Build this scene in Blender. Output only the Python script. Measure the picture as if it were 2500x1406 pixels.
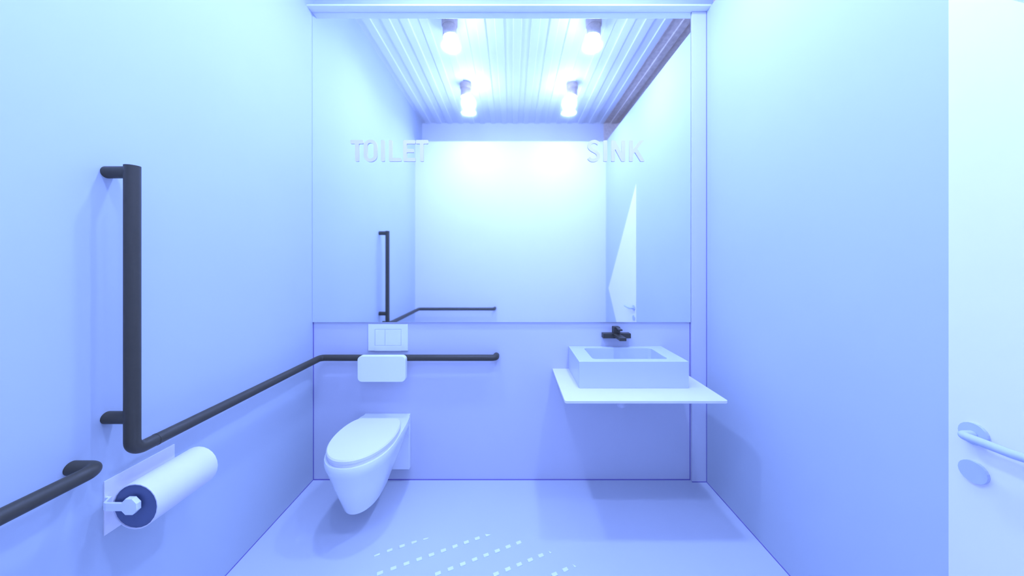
import bpy, bmesh, math
from mathutils import Vector, Matrix

for o in list(bpy.data.objects):
    bpy.data.objects.remove(o, do_unlink=True)
SC = bpy.context.scene
COL = SC.collection

# ---------------------------------------------------------------- camera
F = 800.0                     # focal length in pixels of the 2500 px wide frame
cam = bpy.data.cameras.new('camera')
cam.sensor_fit = 'HORIZONTAL'
cam.sensor_width = 36.0
cam.lens = 36.0 * F / 2500.0
cam.shift_x = 0.0
cam.shift_y = -(703.0 - 641.5) / 2500.0
cam.clip_start = 0.01
camo = bpy.data.objects.new('camera', cam)
COL.objects.link(camo)
camo.location = (0, 0, 1.5)
camo.rotation_euler = (math.radians(90), 0, 0)
SC.camera = camo

# ---------------------------------------------------------------- view and world
SC.view_settings.view_transform = 'Standard'
SC.view_settings.look = 'None'
SC.view_settings.exposure = 1.48
SC.view_settings.gamma = 1.0
SC.view_settings.use_curve_mapping = False
world = bpy.data.worlds.new('world')
SC.world = world
world.use_nodes = True
world.node_tree.nodes['Background'].inputs[0].default_value = (0.3, 0.45, 1.0, 1)
world.node_tree.nodes['Background'].inputs[1].default_value = 0.3

LIGHT_COL = (0.475, 0.715, 1.80)          # blue tinted lamps
P_FRONT, P_REAR = 1.12, 0.65
LAMP_W = 5.5               # glowing globe of each lamp
DOWN_W = 7.5               # the wide downlight in each lamp

# ---------------------------------------------------------------- room numbers
XL, XR = -1.374, 1.332
YB, YR = 2.266, -0.14
ZW = 3.22               # top of the wall panels
ZC = 3.64               # ceiling deck
YM = 2.252              # mirror face
XO = 1.41               # where the pale deck ends
YO = -0.54              # outer rear wall

# ---------------------------------------------------------------- materials
def mat(name, col, rough=0.5, metal=0.0, spec=0.5, noise=0.0, scale=8.0, bump=0.0, emit=None, coat=0.0):
    m = bpy.data.materials.new(name)
    m.use_nodes = True
    nt = m.node_tree
    b = nt.nodes['Principled BSDF']
    b.inputs['Base Color'].default_value = (*col, 1)
    b.inputs['Roughness'].default_value = rough
    b.inputs['Metallic'].default_value = metal
    b.inputs['Specular IOR Level'].default_value = spec
    if coat:
        b.inputs['Coat Weight'].default_value = coat
        b.inputs['Coat Roughness'].default_value = 0.15
    if noise or bump:
        tc = nt.nodes.new('ShaderNodeTexCoord')
        nz = nt.nodes.new('ShaderNodeTexNoise')
        nz.inputs['Scale'].default_value = scale
        nz.inputs['Detail'].default_value = 6
        nt.links.new(tc.outputs['Object'], nz.inputs['Vector'])
        if noise:
            cr = nt.nodes.new('ShaderNodeValToRGB')
            cr.color_ramp.elements[0].position = 0.3
            cr.color_ramp.elements[1].position = 0.7
            cr.color_ramp.elements[0].color = (*[c * (1 - noise) for c in col], 1)
            cr.color_ramp.elements[1].color = (*[min(1, c * (1 + noise)) for c in col], 1)
            nt.links.new(nz.outputs['Fac'], cr.inputs['Fac'])
            nt.links.new(cr.outputs['Color'], b.inputs['Base Color'])
        if bump:
            bp = nt.nodes.new('ShaderNodeBump')
            bp.inputs['Strength'].default_value = bump
            bp.inputs['Distance'].default_value = 0.002
            nt.links.new(nz.outputs['Fac'], bp.inputs['Height'])
            nt.links.new(bp.outputs['Normal'], b.inputs['Normal'])
    if emit:
        b.inputs['Emission Color'].default_value = (*emit[0], 1)
        b.inputs['Emission Strength'].default_value = emit[1]
    return m

M = dict(
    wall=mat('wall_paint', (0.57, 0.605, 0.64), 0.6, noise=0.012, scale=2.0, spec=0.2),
    rearwall=mat('rear_wall_lit_tone', (0.84, 0.82, 0.84), 0.6, noise=0.01, scale=2.0, spec=0.2),  # paler than the side walls: stronger light at the rear put into the colour
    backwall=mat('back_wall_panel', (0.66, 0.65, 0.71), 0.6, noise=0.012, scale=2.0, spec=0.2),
    floor=mat('floor_vinyl', (0.63, 0.64, 0.68), 0.6, noise=0.02, scale=1.6, spec=0.2),
    deck=mat('deck_steel', (0.92, 0.92, 0.91), 0.6, noise=0.01, scale=5),
    rawdeck=mat('raw_deck_steel', (0.92, 0.74, 0.62), 0.85, noise=0.14, scale=26, spec=0.1),
    trim=mat('white_trim', (0.84, 0.84, 0.84), 0.4, noise=0.01),
    cornershade=mat('corner_shade_blue', (0.17, 0.13, 0.40), 0.5, noise=0.02),  # dark corner shade put into the colour of the added strips
    mirror=mat('mirror_glass', (0.97, 0.985, 1.0), 0.035, metal=1.0, noise=0.002),
    rail=mat('charcoal_powder_coat', (0.070, 0.058, 0.036), 0.45, noise=0.03, scale=60, spec=0.3),
    tap=mat('black_tap_metal', (0.062, 0.052, 0.034), 0.4, noise=0.03, scale=60, spec=0.4),
    ceramic=mat('white_ceramic', (0.95, 0.94, 0.94), 0.25, noise=0.005, coat=0.2),
    seat=mat('white_seat_plastic', (0.94, 0.89, 0.90), 0.3, noise=0.005),
    plate=mat('white_plate_plastic', (0.96, 0.95, 0.95), 0.35, noise=0.005),
    top=mat('white_solid_surface', (0.86, 0.81, 0.83), 0.35, noise=0.01),
    basin=mat('grey_blue_ceramic', (0.64, 0.66, 0.70), 0.3, noise=0.005),
    paper=mat('tissue_paper', (0.86, 0.81, 0.83), 0.9, noise=0.01, scale=40, bump=0.1),
    core=mat('navy_plastic', (0.11, 0.135, 0.24), 0.5, noise=0.02),
    door=mat('white_door_paint', (0.97, 0.91, 0.90), 0.45, noise=0.008),
    steel=mat('satin_steel', (0.58, 0.61, 0.68), 0.6, noise=0.01, spec=0.2),
    letter=mat('letter_acrylic', (0.77, 0.66, 0.74), 0.4, noise=0.005),
    stud=mat('pale_stud', (0.93, 0.95, 0.93), 0.5, noise=0.01),
    lampbody=mat('grey_lamp_metal', (0.52, 0.40, 0.30), 0.6, noise=0.10, scale=40),
    trap=mat('trap_plastic', (0.70, 0.68, 0.74), 0.4, noise=0.01),
)

# ---------------------------------------------------------------- helpers
def link(name, bm, m, parent=None, smooth=False, loc=None):
    bmesh.ops.remove_doubles(bm, verts=bm.verts, dist=1e-6)
    bmesh.ops.recalc_face_normals(bm, faces=bm.faces)
    if loc is not None and parent is None:
        bmesh.ops.translate(bm, verts=bm.verts, vec=-Vector(loc))
    me = bpy.data.meshes.new(name)
    bm.to_mesh(me); bm.free()
    me.materials.append(m)
    if smooth:
        for p in me.polygons: p.use_smooth = True
        try: me.set_sharp_from_angle(angle=math.radians(40))
        except Exception: pass
    o = bpy.data.objects.new(name, me)
    COL.objects.link(o)
    if parent is not None:
        o.parent = parent
        # geometry is written in world space: shift into every ancestor's frame
        off = Vector((0, 0, 0)); p = parent
        while p is not None:
            off += p.location; p = p.parent
        me.transform(Matrix.Translation(-off))
    elif loc is not None:
        o.location = loc
    return o

def tag(o, label, cat, group=None):
    o['label'] = label; o['category'] = cat
    if group: o['group'] = group
    return o

def thing(name, label, cat, loc, group=None):
    o = bpy.data.objects.new(name, None)
    o.empty_display_size = 0.05
    COL.objects.link(o); o.location = loc
    return tag(o, label, cat, group)

def struct(name, bm, m):
    o = link(name, bm, m); o['kind'] = 'structure'; return o

def box(bm, x0, x1, y0, y1, z0, z1, bevel=0.0, seg=2):
    g = bmesh.ops.create_cube(bm, size=1.0)
    vs = g['verts']
    for v in vs:
        v.co = Vector(((x0 + x1) / 2 + v.co.x * (x1 - x0), (y0 + y1) / 2 + v.co.y * (y1 - y0), (z0 + z1) / 2 + v.co.z * (z1 - z0)))
    if bevel:
        es = list({e for v in vs for e in v.link_edges})
        bmesh.ops.bevel(bm, geom=es, offset=bevel, segments=seg, profile=0.5, affect='EDGES')
    return bm

def nbox(*a, **k):
    return box(bmesh.new(), *a, **k)

def ring_loft(bm, rings, cap0=True, cap1=True, closed=True):
    vv = [[bm.verts.new(p) for p in r] for r in rings]
    n = len(vv[0])
    for a, b in zip(vv, vv[1:]):
        for i in range(n if closed else n - 1):
            j = (i + 1) % n
            bm.faces.new((a[i], a[j], b[j], b[i]))
    if cap0: bm.faces.new(vv[0][::-1])
    if cap1: bm.faces.new(vv[-1])
    return vv

def tube(bm, pts, r, n=24, cap=True):
    """round tube through pts (mitred frames)"""
    P = [Vector(p) for p in pts]
    rings = []
    up = None
    for i, p in enumerate(P):
        t = (P[min(i + 1, len(P) - 1)] - P[max(i - 1, 0)]).normalized()
        if up is None:
            up = Vector((0, 0, 1)) if abs(t.z) < 0.9 else Vector((1, 0, 0))
        up = (up - t * up.dot(t)).normalized()
        s = t.cross(up)
        rings.append([p + r * (math.cos(2 * math.pi * k / n) * up + math.sin(2 * math.pi * k / n) * s) for k in range(n)])
    ring_loft(bm, rings, cap, cap)
    return bm

def fillet(pts, rad, seg=8):
    """round the inner corners of a polyline"""
    P = [Vector(p) for p in pts]
    out = [P[0]]
    for a, b, c in zip(P, P[1:], P[2:]):
        d0 = (a - b).normalized(); d1 = (c - b).normalized()
        ang = d0.angle(d1)
        if ang > math.radians(178):
            out.append(b); continue
        t = rad / math.tan(ang / 2)
        t = min(t, (a - b).length * 0.49, (c - b).length * 0.49)
        rr = t * math.tan(ang / 2)
        p0 = b + d0 * t; p1 = b + d1 * t
        cen = b + (d0 + d1).normalized() * (rr / math.sin(ang / 2))
        v0 = p0 - cen; v1 = p1 - cen
        om = v0.angle(v1)
        for k in range(seg + 1):
            f = k / seg
            out.append(cen + (v0 * math.sin((1 - f) * om) + v1 * math.sin(f * om)) / math.sin(om))
    out.append(P[-1])
    return out

def cyl(bm, c0, c1, r0, r1=None, n=32):
    r1 = r0 if r1 is None else r1
    a = Vector(c0); b = Vector(c1); t = (b - a).normalized()
    up = Vector((0, 0, 1)) if abs(t.z) < 0.9 else Vector((1, 0, 0))
    up = (up - t * up.dot(t)).normalized(); s = t.cross(up)
    rg = lambda c, r: [c + r * (math.cos(2 * math.pi * k / n) * up + math.sin(2 * math.pi * k / n) * s) for k in range(n)]
    ring_loft(bm, [rg(a, r0), rg(b, r1)])
    return bm

def lathe(bm, cx, cy, prof, n=32):
    rings = []
    for r, z in prof:
        rings.append([Vector((cx + r * math.cos(2 * math.pi * k / n), cy + r * math.sin(2 * math.pi * k / n), z)) for k in range(n)])
    ring_loft(bm, rings)
    return bm

def rrect(x0, x1, y0, y1, r, seg=6):
    pts = []
    for cx, cy, a0 in ((x1 - r, y1 - r, 0), (x0 + r, y1 - r, 90), (x0 + r, y0 + r, 180), (x1 - r, y0 + r, 270)):
        for k in range(seg + 1):
            a = math.radians(a0 + 90 * k / seg)
            pts.append((cx + r * math.cos(a), cy + r * math.sin(a)))
    return pts

# ---------------------------------------------------------------- setting
T = 0.07
struct('floor', nbox(XL - 0.3, 2.1, YO - 0.05, 2.45, -0.08, 0.0), M['floor'])
struct('wall_left', nbox(XL - T, XL, YR - T, YB + 0.1, 0.0, ZW), M['wall'])
struct('wall_right', nbox(XR, XO, YR - T, YB + 0.1, 0.0, ZW), M['wall'])
struct('wall_back', nbox(XL, XR, YB, YB + 0.1, 0.0, ZW), M['backwall'])
struct('wall_rear', nbox(XL, XR, YR - T, YR, 0.0, ZW), M['rearwall'])
struct('wall_left_upper', nbox(XL - T, XL - 0.010, YO, 2.30, ZW, ZC + 0.06), M['wall'])
struct('wall_back_upper', nbox(XL - T, XO, 2.295, 2.366, ZW, ZC + 0.06), M['wall'])
struct('wall_rear_upper', nbox(XL - T, XO, YO - 0.06, YO, 0.0, ZC + 0.06), M['rearwall'])
# bare steel ends of the outer shell, beyond the top of the right wall
struct('wall_rear_outer', nbox(XO, 2.06, YO - 0.06, YO, 0.0, ZC + 0.06), M['rawdeck'])
struct('wall_right_outer', nbox(2.0, 2.06, YO, 2.366, 0.0, ZC + 0.06), M['rawdeck'])
struct('wall_back_outer', nbox(XO, 2.0, 2.295, 2.366, 0.0, ZC + 0.06), M['rawdeck'])
struct('wall_left_outer', nbox(XL - T - 0.05, XL - T, YO - 0.06, 2.366, 0.0, ZC + 0.06), M['rearwall'])

def deck(x0, x1):
    """trapezoidal steel decking, flutes running from the mirror to the rear"""
    pitch, flute, d, s = 0.1668, 0.097, 0.012, 0.005
    xs = []
    k = math.floor((x0 + 0.034) / pitch) - 1
    prof = [(x0, ZC)]
    while True:
        c = -0.034 + k * pitch
        a, b = c - flute / 2, c + flute / 2
        if a > x1: break
        for x, z in ((a, ZC), (a + s, ZC + d), (b - s, ZC + d), (b, ZC)):
            if x0 < x < x1: prof.append((x, z))
        k += 1
    prof.append((x1, prof[-1][1]))
    prof[0] = (x0, prof[1][1])
    bm = bmesh.new()
    y0, y1 = YO, 2.30
    low0 = [bm.verts.new((x, y0, z)) for x, z in prof]
    low1 = [bm.verts.new((x, y1, z)) for x, z in prof]
    top0 = [bm.verts.new((x, y0, ZC + 0.06)) for x, z in prof]
    top1 = [bm.verts.new((x, y1, ZC + 0.06)) for x, z in prof]
    n = len(prof)
    for i in range(n - 1):
        bm.faces.new((low0[i], low0[i + 1], low1[i + 1], low1[i]))
        bm.faces.new((top0[i], top1[i], top1[i + 1], top0[i + 1]))
        bm.faces.new((low0[i], top0[i], top0[i + 1], low0[i + 1]))
        bm.faces.new((low1[i], low1[i + 1], top1[i + 1], top1[i]))
    bm.faces.new((low0[0], low1[0], top1[0], top0[0]))
    bm.faces.new((low0[-1], top0[-1], top1[-1], low1[-1]))
    return bm
struct('ceiling', deck(XL - 0.012, XO), M['deck'])
struct('ceiling_outer', deck(XO, 2.0), M['rawdeck'])

# pier in the right corner, ledge above the mirror
struct('trim_1', nbox(1.232, XR, 2.2425, YB, 0.0, ZW - 0.001, bevel=0.0015), M['backwall'])
struct('trim_2', nbox(XL - 0.006, XR + 0.006, 2.193, 2.296, ZW, ZW + 0.013, bevel=0.004), M['trim'])

# thin dark blue strips added along the corners to stand in for shade
def shade_line(name, a, b, r=0.0042):
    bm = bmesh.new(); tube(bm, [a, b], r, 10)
    struct(name, bm, M['cornershade'])
shade_line('corner_shade_1', (XL, YR, 0), (XL, YB, 0), 0.0032)
shade_line('corner_shade_2', (XR, YR, 0), (XR, 2.2425, 0), 0.0032)
shade_line('corner_shade_3', (XL, YB, 0), (1.232, YB, 0), 0.005)
shade_line('corner_shade_4', (XL, YB, 0), (XL, YB, 1.09), 0.004)
shade_line('corner_shade_5', (1.232, 2.2425, 0), (XR, 2.2425, 0), 0.004)
shade_line('corner_shade_6', (1.232, YB, 0), (1.232, YB, 1.09), 0.004)
shade_line('corner_shade_7', (XR, 2.2425, 0), (XR, 2.2425, 3.21), 0.003)

# mirror, fixed to the wall
ZMB = 1.5 - (786.5 - 641.5) * YM / 800
mir = link('wall_mirror', nbox(XL + 0.001, 1.229, YM, YB - 0.0005, ZMB, ZW - 0.0005, bevel=0.0008, seg=1), M['mirror'], loc=((XL + 1.229) / 2, YB, ZMB))
tag(mir, 'large frameless mirror filling the upper back wall above toilet and sink', 'mirror')

# ---------------------------------------------------------------- lettering on the mirror
def round_poly(pts, r, seg=4):
    n = len(pts); out = []
    for i in range(n):
        a, b, c = Vector(pts[i - 1]), Vector(pts[i]), Vector(pts[(i + 1) % n])
        d0 = (a - b).normalized(); d1 = (c - b).normalized()
        rr = min(r, (a - b).length * .45, (c - b).length * .45)
        p0, p1 = b + d0 * rr, b + d1 * rr
        for k in range(seg + 1):
            t = k / seg
            out.append((1 - t) ** 2 * p0 + 2 * t * (1 - t) * b + t * t * p1)
    return out

def catmull(P, sub=8):
    P = [Vector(p) for p in P]
    Q = [P[0] * 2 - P[1]] + P + [P[-1] * 2 - P[-2]]
    out = []
    for i in range(1, len(Q) - 2):
        a, b, c, d = Q[i - 1:i + 3]
        for k in range(sub):
            t = k / sub
            out.append(0.5 * ((2 * b) + (c - a) * t + (2 * a - 5 * b + 4 * c - d) * t * t + (3 * b - a - 3 * c + d) * t ** 3))
    out.append(Q[-2])
    return out

def stroke_poly(P, w):
    C = catmull(P); L = []; R = []
    for i, p in enumerate(C):
        t = (C[min(i + 1, len(C) - 1)] - C[max(i - 1, 0)]).normalized()
        nrm = Vector((-t.y, t.x))
        L.append(p + nrm * w / 2); R.append(p - nrm * w / 2)
    # rounded ends
    return L + R[::-1]

def letter(rings, ox, oy, sc, parent):
    """rings of pixel points (origin ox, oy and scale sc) standing on the mirror"""
    cu = bpy.data.curves.new('letter', 'CURVE')
    cu.dimensions = '2D'; cu.fill_mode = 'BOTH'
    th = 0.006
    cu.extrude = th / 2
    for ring in rings:
        sp = cu.splines.new('POLY')
        sp.points.add(len(ring) - 1)
        for q, p in zip(sp.points, ring):
            px = ox + p[0] / sc; py = oy + p[1] / sc
            yy = YM - th
            X = (px - 1250) * yy / F; Z = 1.5 - (py - 641.5) * yy / F
            q.co = (X, Z, 0, 1)
        sp.use_cyclic_u = True
    tmp = bpy.data.objects.new('letter', cu)
    COL.objects.link(tmp)
    me = bpy.data.meshes.new_from_object(tmp)
    bpy.data.objects.remove(tmp, do_unlink=True)
    bpy.data.curves.remove(cu)
    me.transform(Matrix.Translation((0, YM - th / 2 - 0.0003, 0)) @ Matrix.Rotation(math.radians(90), 4, 'X'))
    off = parent.location
    me.transform(Matrix.Translation(-off))
    me.name = 'letter'
    me.materials.clear(); me.materials.append(M['letter'])
    o = bpy.data.objects.new('letter', me)
    COL.objects.link(o); o.parent = parent
    return o

sgn = thing('mirror_lettering', 'raised white capital letters TOILET fixed on the mirror above the toilet', 'sign', (-0.84, YM, 2.2))
R8 = 26
def tee(x0, x1, s0, s1, y0=138):
    return [(x0, y0), (x1, y0), (x1, 248), (s1, 248), (s1, 760), (s0, 760), (s0, 248), (x0, 248)]
LT = [
    [round_poly(tee(65, 435, 200, 310), R8)],
    [[Vector(p) for p in rrect(450, 838, 128, 772, 186, 10)], [Vector(p) for p in rrect(555, 740, 222, 680, 90, 8)]],
    [round_poly([(952, 142), (1055, 142), (1055, 760), (952, 760)], R8)],
    [round_poly([(1182, 142), (1280, 142), (1280, 660), (1540, 660), (1540, 760), (1182, 760)], R8)],
    [round_poly([(1600, 142), (1952, 142), (1952, 248), (1700, 248), (1700, 398), (1910, 398), (1910, 500), (1700, 500), (1700, 660), (1955, 660), (1955, 760), (1600, 760)], R8)],
    [round_poly(tee(1965, 2325, 2088, 2190), R8)],
]
for rings in LT: letter(rings, 850, 330, 11.905, sgn)
sgn2 = thing('mirror_lettering', 'raised white capital letters SINK fixed on the mirror above the basin', 'sign', (0.71, YM, 2.2))
S = [(612, 305), (560, 262), (500, 234), (440, 228), (355, 252), (290, 310), (275, 390), (300, 455), (360, 515), (450, 565), (530, 615), (590, 680), (606, 755), (580, 830), (510, 882), (420, 897), (330, 880), (255, 808)]
LS = [
    [stroke_poly(S, 122)],
    [round_poly([(788, 185), (922, 185), (922, 940), (788, 940)], 30)],
    [round_poly([(1070, 185), (1205, 185), (1435, 630), (1435, 185), (1570, 185), (1570, 940), (1435, 940), (1200, 490), (1200, 940), (1070, 940)], 30)],
    [round_poly([(1715, 185), (1850, 185), (1850, 510), (2095, 185), (2240, 185), (2003, 490), (2268, 940), (2118, 940), (1910, 605), (1850, 690), (1850, 940), (1715, 940)], 30)],
]
for rings in LS: letter(rings, 1420, 330, 14.706, sgn2)

# ---------------------------------------------------------------- ceiling lamps
def lamp(x, y, label, gdx, gz, gr, watt, tilt=0.0, gain=1.12):
    t = thing('ceiling_lamp', label, 'lamp', (x, y, ZC), 'cylinder lamps under the ceiling deck')
    link('ceiling_cap', lathe(bmesh.new(), x, y, [(0.066, ZC + 0.001), (0.069, ZC - 0.004), (0.069, ZC - 0.055), (0.064, ZC - 0.062)]), M['lampbody'], t, True)
    link('lamp_body', lathe(bmesh.new(), x, y, [(0.060, ZC - 0.0615), (0.060, ZC - 0.150), (0.056, ZC - 0.156), (0.050, ZC - 0.156)]), M['lampbody'], t, True)
    bm = bmesh.new()
    bmesh.ops.create_uvsphere(bm, u_segments=32, v_segments=20, radius=gr)
    bmesh.ops.translate(bm, verts=bm.verts, vec=(x + gdx, y, gz))
    rad = watt / (4 * math.pi * math.pi * gr * gr)
    m = mat('glowing_bulb', (0.9, 0.9, 0.9), 0.4, emit=(LIGHT_COL, rad), noise=0.001)
    link('bulb', bm, m, t, True)
    la = bpy.data.lights.new('downlight', 'AREA')
    la.shape = 'DISK'; la.size = 0.16; la.energy = DOWN_W * gain
    la.color = tuple(c / max(LIGHT_COL) for c in LIGHT_COL)
    lo = bpy.data.objects.new('downlight', la)
    COL.objects.link(lo); lo.parent = t
    ta = math.radians(tilt)           # rear downlights tilted to brighten the rear wall; lamp bodies stay upright
    lo.rotation_euler = (-ta, 0, 0)
    lo.location = (gdx, -math.sin(ta) * (gr + 0.02), gz - ZC - math.cos(ta) * (gr + 0.02))
lamp(-0.549, 1.62, 'left one of the two ceiling lamps nearer the mirror', 0.012, ZC - 0.165, 0.052, LAMP_W * P_FRONT)
lamp(0.720, 1.62, 'right one of the two ceiling lamps nearer the mirror', -0.012, ZC - 0.165, 0.052, LAMP_W * P_FRONT)
lamp(-0.554, 0.58, 'left one of the two ceiling lamps nearer the rear wall, seen in the mirror', 0.035, ZC - 0.235, 0.082, LAMP_W * P_REAR, 12, 0.85)
lamp(0.720, 0.58, 'right one of the two ceiling lamps nearer the rear wall, seen in the mirror', -0.035, ZC - 0.235, 0.082, LAMP_W * P_REAR, 12, 0.85)

# ---------------------------------------------------------------- grab rails
RR = 0.0208
ZRAIL = 0.86
XRL = -1.289
YRB = 2.209
YV = 1.1124
g = thing('grab_rail', 'charcoal grab rail with a tall upright, running along left wall and behind the toilet', 'grab rail', (XL, YV, ZRAIL))
link('upright', tube(bmesh.new(), fillet([(XRL, YV, 1.829), (XRL, YV, ZRAIL), (XRL, YV + 0.075, ZRAIL)], 0.045, 10), RR, 32), M['rail'], g, True)
link('rail', tube(bmesh.new(), fillet([(XRL, YV + 0.0745, ZRAIL), (XRL, YRB, ZRAIL), (-0.108, YRB, ZRAIL), (-0.108, YB - 0.001, ZRAIL)], 0.03, 10), RR, 32), M['rail'], g, True)
link('collar', tube(bmesh.new(), [(XRL, YV + 0.072, ZRAIL), (XRL, YV + 0.078, ZRAIL)], RR + 0.0009, 32), M['rail'], g, True)
for zb in (1.807, 0.975):
    link('bracket', tube(bmesh.new(), [(XL + 0.0005, YV, zb), (XRL, YV, zb)], 0.0203, 32), M['rail'], g, True)
g = thing('grab_rail', 'charcoal grab rail starting at lower left and running round onto the rear wall', 'grab rail', (XL, 1.02, ZRAIL))
link('rail', tube(bmesh.new(), fillet([(XL + 0.0005, 1.022, ZRAIL), (XRL, 1.022, ZRAIL), (XRL, -0.035, ZRAIL), (-0.2425, -0.035, ZRAIL), (-0.2425, YR + 0.0005, ZRAIL)], 0.032, 10), RR, 32), M['rail'], g, True)

# ---------------------------------------------------------------- toilet
TX = -0.857
def dshape(hw, yf, yc, yb, hb, z, n=20, e=2.0, dx=0.0):
    """plan outline: rounded front at yf, widest at yc, back edge half-width hb at yb"""
    right = []
    for k in range(n + 1):                         # from the front tip to the widest point
        a = math.pi / 2 * k / n
        right.append((hw * math.sin(a) ** (2 / e), yc - (yc - yf) * math.cos(a) ** (2 / e)))
    for k in range(1, 9):
        f = k / 8
        right.append((hw + (hb - hw) * (1 - math.cos(f * math.pi / 2)) if hb < hw else hw + (hb - hw) * f, yc + (yb - yc) * (math.sin(f * math.pi / 2) if hb < hw else f)))
    pts = [Vector((TX + dx + x, y, z)) for x, y in right] + [Vector((TX + dx - x, y, z)) for x, y in right[::-1][:-1]]
    return pts
t = thing('toilet', 'white wall-hung toilet with closed oval lid on the back wall', 'toilet', (TX, YB, 0.09))
link('mounting_plate', nbox(TX - 0.156, TX + 0.156, 2.234, YB - 0.0005, 0.091, 0.459, bevel=0.002), M['ceramic'], t)
bm = bmesh.new()
e = 2.25
ring_loft(bm, [
    dshape(0.080, 1.780, 1.920, 2.00, 0.075, 0.146, e=2.1),
    dshape(0.090, 1.757, 1.915, 2.01, 0.085, 0.150, e=2.1),
    dshape(0.094, 1.752, 1.913, 2.02, 0.090, 0.158, e=2.1),
    dshape(0.137, 1.700, 1.920, 2.13, 0.125, 0.290, e=2.15),
    dshape(0.172, 1.662, 1.925, 2.234, 0.154, 0.400, e=2.2),
    dshape(0.180, 1.653, 1.928, 2.234, 0.156, 0.418, e=2.25),
    dshape(0.183, 1.650, 1.930, 2.234, 0.156, 0.445, e=2.25),
    dshape(0.180, 1.654, 1.930, 2.234, 0.156, 0.4585, e=2.25),
])
link('bowl', bm, M['ceramic'], t, True)
link('outlet_neck', nbox(TX - 0.055, TX + 0.055, 1.96, 2.234, 0.115, 0.36, bevel=0.02, seg=4), M['ceramic'], t, True)
bm = bmesh.new()
ring_loft(bm, [dshape(0.172, 1.664, 1.93, 2.118, 0.112, z, e=2.1) for z in (0.459, 0.474)])
st = link('seat', bm, M['seat'], t)
bm = bmesh.new()
ring_loft(bm, [dshape(0.176, 1.660, 1.93, 2.112, 0.112, 0.4755, e=2.1), dshape(0.177, 1.658, 1.93, 2.113, 0.113, 0.480, e=2.1),
               dshape(0.177, 1.658, 1.93, 2.113, 0.113, 0.492, e=2.1), dshape(0.172, 1.664, 1.93, 2.108, 0.110, 0.499, e=2.1)])
link('lid', bm, M['seat'], t, False)

# backrest pad in front of the rail
YP = 2.150
k = YP / F
bm = bmesh.new()
px = lambda x: (x - 1250) * k
pz = lambda y: 1.5 - (y - 641.5) * k
outer = rrect(px(872.5), px(989.5), pz(932.5), pz(869.5), 0.028, 8)
def rr3(y, s):
    cx = (px(872.5) + px(989.5)) / 2; cz = (pz(932.5) + pz(869.5)) / 2
    w = px(989.5) - px(872.5); h = pz(869.5) - pz(932.5)
    return [Vector((cx + (a - cx) * (1 - 2 * s / w), y, cz + (b - cz) * (1 - 2 * s / h))) for a, b in outer]
ring_loft(bm, [rr3(YP + 0.036, 0.0), rr3(YP + 0.002, 0.0), rr3(YP, 0.002)])
bp = thing('backrest_pad', 'white rounded backrest pad mounted over the rail above the toilet', 'backrest', (TX, YRB, 0.8))
link('pad', bm, M['plate'], bp)
link('pad_mount', nbox(TX - 0.04, TX + 0.04, YP + 0.0365, YB - 0.0005, 0.735, 0.835, bevel=0.004), M['plate'], bp)

# flush plate
YF = 2.256
k = YF / F
fp = thing('flush_plate', 'white dual flush plate on the wall just under the mirror', 'flush plate', (TX, YB, 0.99))
X0, X1, Z0, Z1 = (899 - 1250) * k, (995.3 - 1250) * k, 1.5 - (856 - 641.5) * k, 1.5 - (791.3 - 641.5) * k
b0, b1, bz0, bz1, bd = (914.8 - 1250) * k, (979.4 - 1250) * k, 1.5 - (843.8 - 641.5) * k, 1.5 - (803.6 - 641.5) * k, (939.8 - 1250) * k
bm = bmesh.new()
box(bm, X0, X1, YF, YB - 0.0005, bz1, Z1); box(bm, X0, X1, YF, YB - 0.0005, Z0, bz0)
box(bm, X0, b0, YF, YB - 0.0005, bz0, bz1); box(bm, b1, X1, YF, YB - 0.0005, bz0, bz1)
box(bm, b0, b1, YF + 0.006, YB - 0.0005, bz0, bz1)
link('plate_frame', bm, M['plate'], fp)
link('flush_button', nbox(b0 + 0.002, bd - 0.001, YF, YF + 0.0055, bz0 + 0.002, bz1 - 0.002, bevel=0.0006, seg=1), M['plate'], fp)
link('flush_button', nbox(bd + 0.001, b1 - 0.002, YF, YF + 0.0055, bz0 + 0.002, bz1 - 0.002, bevel=0.0006, seg=1), M['plate'], fp)
link('bottom_lip', nbox(b0, b1, YF - 0.002, YF - 0.0001, Z0 - 0.0015, bz0 - 0.002, bevel=0.0005, seg=1), M['plate'], fp)

# ---------------------------------------------------------------- toilet roll and its holder
CX, CZ, Y1, Y2 = -1.254, 0.689, 1.090, 1.313
h = thing('toilet_roll_holder', 'pale wall plate with a single arm holding the toilet roll', 'toilet roll holder', (XL, 1.1, 0.58))
link('wall_plate', nbox(XL + 0.0003, XL + 0.004, 1.102, 1.331, 0.582, 0.764), M['door'], h)
def strip(pts, t, z0, z1):
    """flat bar bent in plan"""
    P = [Vector(p) for p in pts]; L = []; Rr = []
    for i, p in enumerate(P):
        d = (P[min(i + 1, len(P) - 1)] - P[max(i - 1, 0)]).normalized()
        nn_ = Vector((-d.y, d.x)) * t / 2
        L.append(p + nn_); Rr.append(p - nn_)
    pl = L + Rr[::-1]
    bm = bmesh.new()
    ring_loft(bm, [[Vector((q.x, q.y, z0)) for q in pl], [Vector((q.x, q.y, z1)) for q in pl]])
    return bm
zc = 1.5 - (1236.5 - 641.5) * 1.079 / F
link('arm', strip([(XL + 0.0045, 1.106), (XL + 0.018, 1.106), (XL + 0.030, 1.082), (XL + 0.040, 1.079), (CX - 0.012, 1.079)], 0.007, zc - 0.0125, zc + 0.0125), M['plate'], h)
zc = 1.5 - (1237 - 641.5) * 1.072 / F
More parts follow.
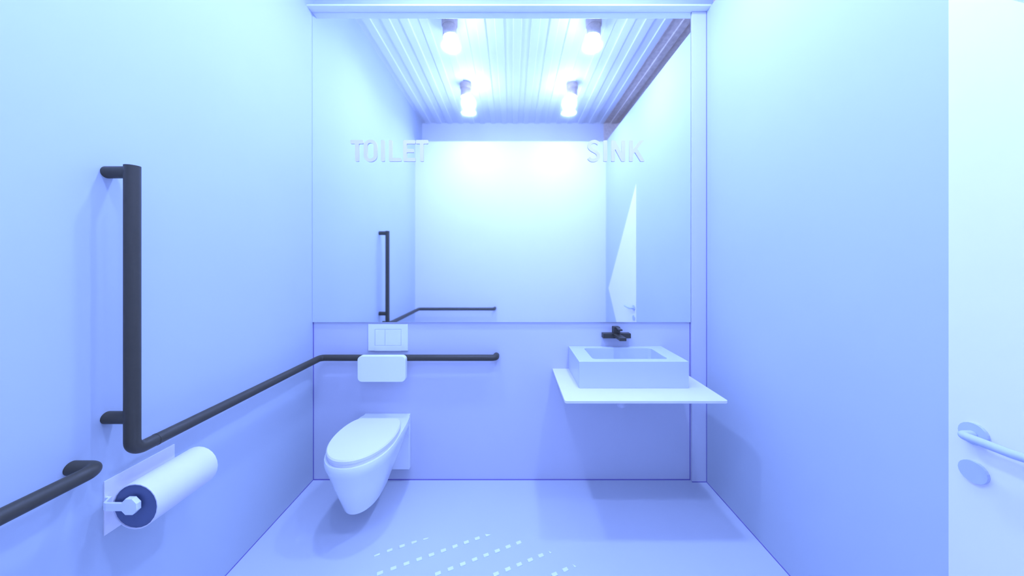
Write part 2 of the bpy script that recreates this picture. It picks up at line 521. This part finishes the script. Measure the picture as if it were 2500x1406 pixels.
def octa(y, r):
    return [Vector((CX + 0.001 + r * math.cos(math.radians(22.5 + 45 * i)), y, zc - 0.0005 + r * math.sin(math.radians(22.5 + 45 * i)))) for i in range(8)]
bm = bmesh.new(); ring_loft(bm, [octa(1.0835, 0.0290), octa(1.0725, 0.0290), octa(1.0705, 0.0275)])
link('end_cap', bm, M['plate'], h)
link('spindle', cyl(bmesh.new(), (CX, 1.084, CZ), (CX, Y2 - 0.01, CZ), 0.014, n=24), M['plate'], h)
r = thing('toilet_roll', 'long white toilet roll with navy end on the left wall', 'toilet roll', (CX, Y1, CZ))
bm = bmesh.new()
n = 24
def circ(y, rad): return [Vector((CX + rad * math.cos(2 * math.pi * i / n), y, CZ + rad * math.sin(2 * math.pi * i / n))) for i in range(n)]
vv = ring_loft(bm, [circ(Y1 + 0.02, 0.0725), circ(Y1, 0.0725), circ(Y1, 0.0755), circ(Y2, 0.0755), circ(Y2, 0.0195), circ(Y1 + 0.02, 0.0195)], False, False)
for i in range(n):
    j = (i + 1) % n
    bm.faces.new((vv[-1][i], vv[-1][j], vv[0][j], vv[0][i]))
link('paper', bm, M['paper'], r, True)
bm = bmesh.new()
vv = ring_loft(bm, [circ(Y1 + 0.0195, 0.072), circ(Y1 + 0.003, 0.072), circ(Y1 + 0.003, 0.0155), circ(Y1 + 0.0195, 0.0155)], False, False)
for i in range(n):
    j = (i + 1) % n
    bm.faces.new((vv[-1][i], vv[-1][j], vv[0][j], vv[0][i]))
ce = link('end_disc', bm, M['core'], r)
ce['label'] = 'navy blue end of the roll'

# ---------------------------------------------------------------- vanity shelf, basin, tap, trap
bm = bmesh.new()
VX0, VX1, VY0, ZV = 0.2795, 1.147, 1.735, 0.769
def shelf_ring(z, s):
    pts = rrect(VX0 + s, VX1 - s, VY0 + s, YB + 0.03, 0.014, 8)
    return [Vector((x, min(y, YB - 0.0005), z)) for x, y in pts]
ring_loft(bm, [shelf_ring(ZV - 0.0147, 0.001), shelf_ring(ZV - 0.013, 0), shelf_ring(ZV - 0.001, 0), shelf_ring(ZV, 0.001)])
v = link('vanity_shelf', bm, M['top'], loc=(0.71, YB, ZV - 0.0147))
tag(v, 'thin white shelf on the back wall carrying the basin', 'shelf')

BX0, BX1, BY0, ZB = 0.391, 1.030, 1.909, 0.925
sk = thing('sink', 'rectangular pale blue vessel basin standing on the white shelf', 'sink', (0.71, 2.09, ZV))
bm = bmesh.new()
o4 = rrect(BX0, BX1, BY0, YB - 0.001, 0.0025, 6)
i4 = rrect(0.483, 0.936, 1.960, 2.215, 0.022, 6)
rings = [[Vector((x, y, z)) for x, y in p] for p, z in (
    (rrect(BX0 + .001, BX1 - .001, BY0 + .001, YB - 0.001, 0.0025, 6), ZV + 0.0003), (o4, ZV + 0.002), (o4, ZB - 0.0015),
    (rrect(BX0 + .0015, BX1 - .0015, BY0 + .0015, YB - 0.0015, 0.0025, 6), ZB),
    (i4, ZB), (rrect(0.4845, 0.9345, 1.9615, 2.2135, 0.022, 6), ZB - 0.002), (rrect(0.489, 0.930, 1.966, 2.209, 0.025, 6), ZB - 0.095),
    (rrect(0.51, 0.909, 1.987, 2.188, 0.03, 6), ZB - 0.108), (rrect(0.68, 0.739, 2.06, 2.115, 0.02, 6), ZB - 0.112))]
ring_loft(bm, rings)
link('bowl', bm, M['basin'], sk)
link('drain_cap', lathe(bmesh.new(), 0.7095, 2.0875, [(0.027, ZB - 0.1119), (0.027, ZB - 0.109), (0.022, ZB - 0.107)], 24), M['steel'], sk, True)

tp = thing('wall_tap', 'square black wall tap between the mirror and the basin', 'tap', (0.71, YB, 0.988))
W1 = YB - 0.0005
link('mixer_bar', nbox(0.619, 0.8065, 2.2205, W1, 0.988, 1.020, bevel=0.0008, seg=1), M['tap'], tp)
link('spout', nbox(0.686, 0.729, 2.086, 2.220, 1.001, 1.0205, bevel=0.0008, seg=1), M['tap'], tp)
link('handle_block', nbox(0.691, 0.734, 2.2235, W1, 1.0205, 1.0637, bevel=0.0008, seg=1), M['tap'], tp)
link('lever', nbox(0.703, 0.7235, 2.144, 2.223, 1.054, 1.0632, bevel=0.0006, seg=1), M['tap'], tp)

tr = thing('bottle_trap', 'round-bottomed waste trap peeping out under the vanity shelf', 'sink trap', (0.71, 2.123, 0.56))
prof = [(0.003, 0.558)] + [(0.032 * math.sin(a), 0.590 - 0.032 * math.cos(a)) for a in [math.pi / 2 * i / 8 for i in range(1, 9)]] + [(0.032, 0.66), (0.016, 0.668), (0.016, ZV - 0.0152)]
link('trap_body', lathe(bmesh.new(), 0.71, 2.123, prof, 32), M['trap'], tr, True)
link('waste_pipe', tube(bmesh.new(), [(0.71, 2.154, 0.64), (0.71, YB - 0.0005, 0.64)], 0.016, 24), M['trap'], tr, True)

# ---------------------------------------------------------------- door panel on the right wall
bm = bmesh.new()
tri = [(0.9968, 0.002), (0.9968, 2.348), (-0.007, 1.153), (0.9968 - (1.153 - 0.002) / 1.1905 * 0 - 0.035, 0.002)]
x0, x1 = XR - 0.004, XR - 0.0002
a = [bm.verts.new((x0, y, z)) for y, z in tri]; b = [bm.verts.new((x1, y, z)) for y, z in tri]
bm.faces.new(a); bm.faces.new(b[::-1])
for i in range(4):
    j = (i + 1) % 4
    bm.faces.new((a[i], b[i], b[j], a[j]))
d = struct('door_1', bm, M['door'])
XD = XR - 0.004
def rose(z, name):
    bm = bmesh.new()
    cyl(bm, (XD - 0.0001, 0.9395, z), (XD - 0.0085, 0.9395, z), 0.0305, n=20)
    bm2 = bm
    return link(name, bm2, M['steel'], d)
ro = rose(1.010, 'handle_rose'); rose(0.901, 'lock_rose')
ZH = 1.0075
path = fillet([(XD - 0.009, 0.9395, ZH), (1.287, 0.9395, ZH), (1.287, 0.842, ZH), (1.2955, 0.815, ZH), (1.299, 0.735, ZH)], 0.013, 6)
link('door_handle', tube(bmesh.new(), path, 0.0112, 20), M['steel'], d, True)

# ---------------------------------------------------------------- studs in the floor
def clip_circle(poly, c, rad, n=96):
    out = poly
    for i in range(n):
        a = 2 * math.pi * i / n
        nx, ny = math.cos(a), math.sin(a)
        lim = rad
        res = []
        for p, q in zip(out, out[1:] + out[:1]):
            dp = (p[0] - c[0]) * nx + (p[1] - c[1]) * ny - lim
            dq = (q[0] - c[0]) * nx + (q[1] - c[1]) * ny - lim
            if dp <= 0: res.append(p)
            if (dp < 0) != (dq < 0) and dp != dq:
                f = dp / (dp - dq)
                res.append((p[0] + (q[0] - p[0]) * f, p[1] + (q[1] - p[1]) * f))
        out = res
        if len(out) < 3: return None
    return out
th = math.radians(23.9)
u = (math.cos(th), math.sin(th)); nn = (math.sin(th), -math.cos(th))
B0 = (-0.6373, 1.5815)
CC, CR = (-0.236, 0.941), 0.8714
ORD = ['first', 'second', 'third', 'fourth', 'fifth', 'sixth', 'seventh', 'eighth', 'ninth', 'tenth', 'eleventh', 'twelfth']
ROWS = ['rearmost', 'second', 'third', 'fourth', 'nearest']
rows_seen = 0
for row in range(-3, 6):
    placed = []
    for kk in range(-12, 22):
        s = kk * 0.0613 + row * 0.0103
        cx = B0[0] + u[0] * s + nn[0] * row * 0.1157
        cy = B0[1] + u[1] * s + nn[1] * row * 0.1157
        if cy < 1.568 or F * (cx) / cy > 1250: continue
        hw, hh = 0.0135, 0.0088
        poly = [(cx + u[0] * a + nn[0] * b, cy + u[1] * a + nn[1] * b) for a, b in ((-hw, hh), (hw, hh), (hw, -hh), (-hw, -hh))]
        poly = clip_circle(poly, CC, CR)
        if not poly: continue
        area = abs(sum(p[0] * q[1] - q[0] * p[1] for p, q in zip(poly, poly[1:] + poly[:1]))) / 2
        if area < 3e-5: continue
        bm = bmesh.new()
        ring_loft(bm, [[Vector((x, y, 0.0001)) for x, y in poly], [Vector((x, y, 0.0042)) for x, y in poly]])
        full = area > 4.6e-4
        o = link('floor_stud', bm, M['stud'], loc=(cx, cy, 0.0001))
        placed.append((o, full))
    if placed:
        for i, (o, full) in enumerate(placed):
            look = 'pale floor stud' if full else 'cut-off pale floor stud'
            tag(o, '%s, %s from the left in the %s slanting row' % (look, ORD[i], ROWS[rows_seen]), 'floor stud', 'pale studs in slanting rows on the floor')
        rows_seen += 1
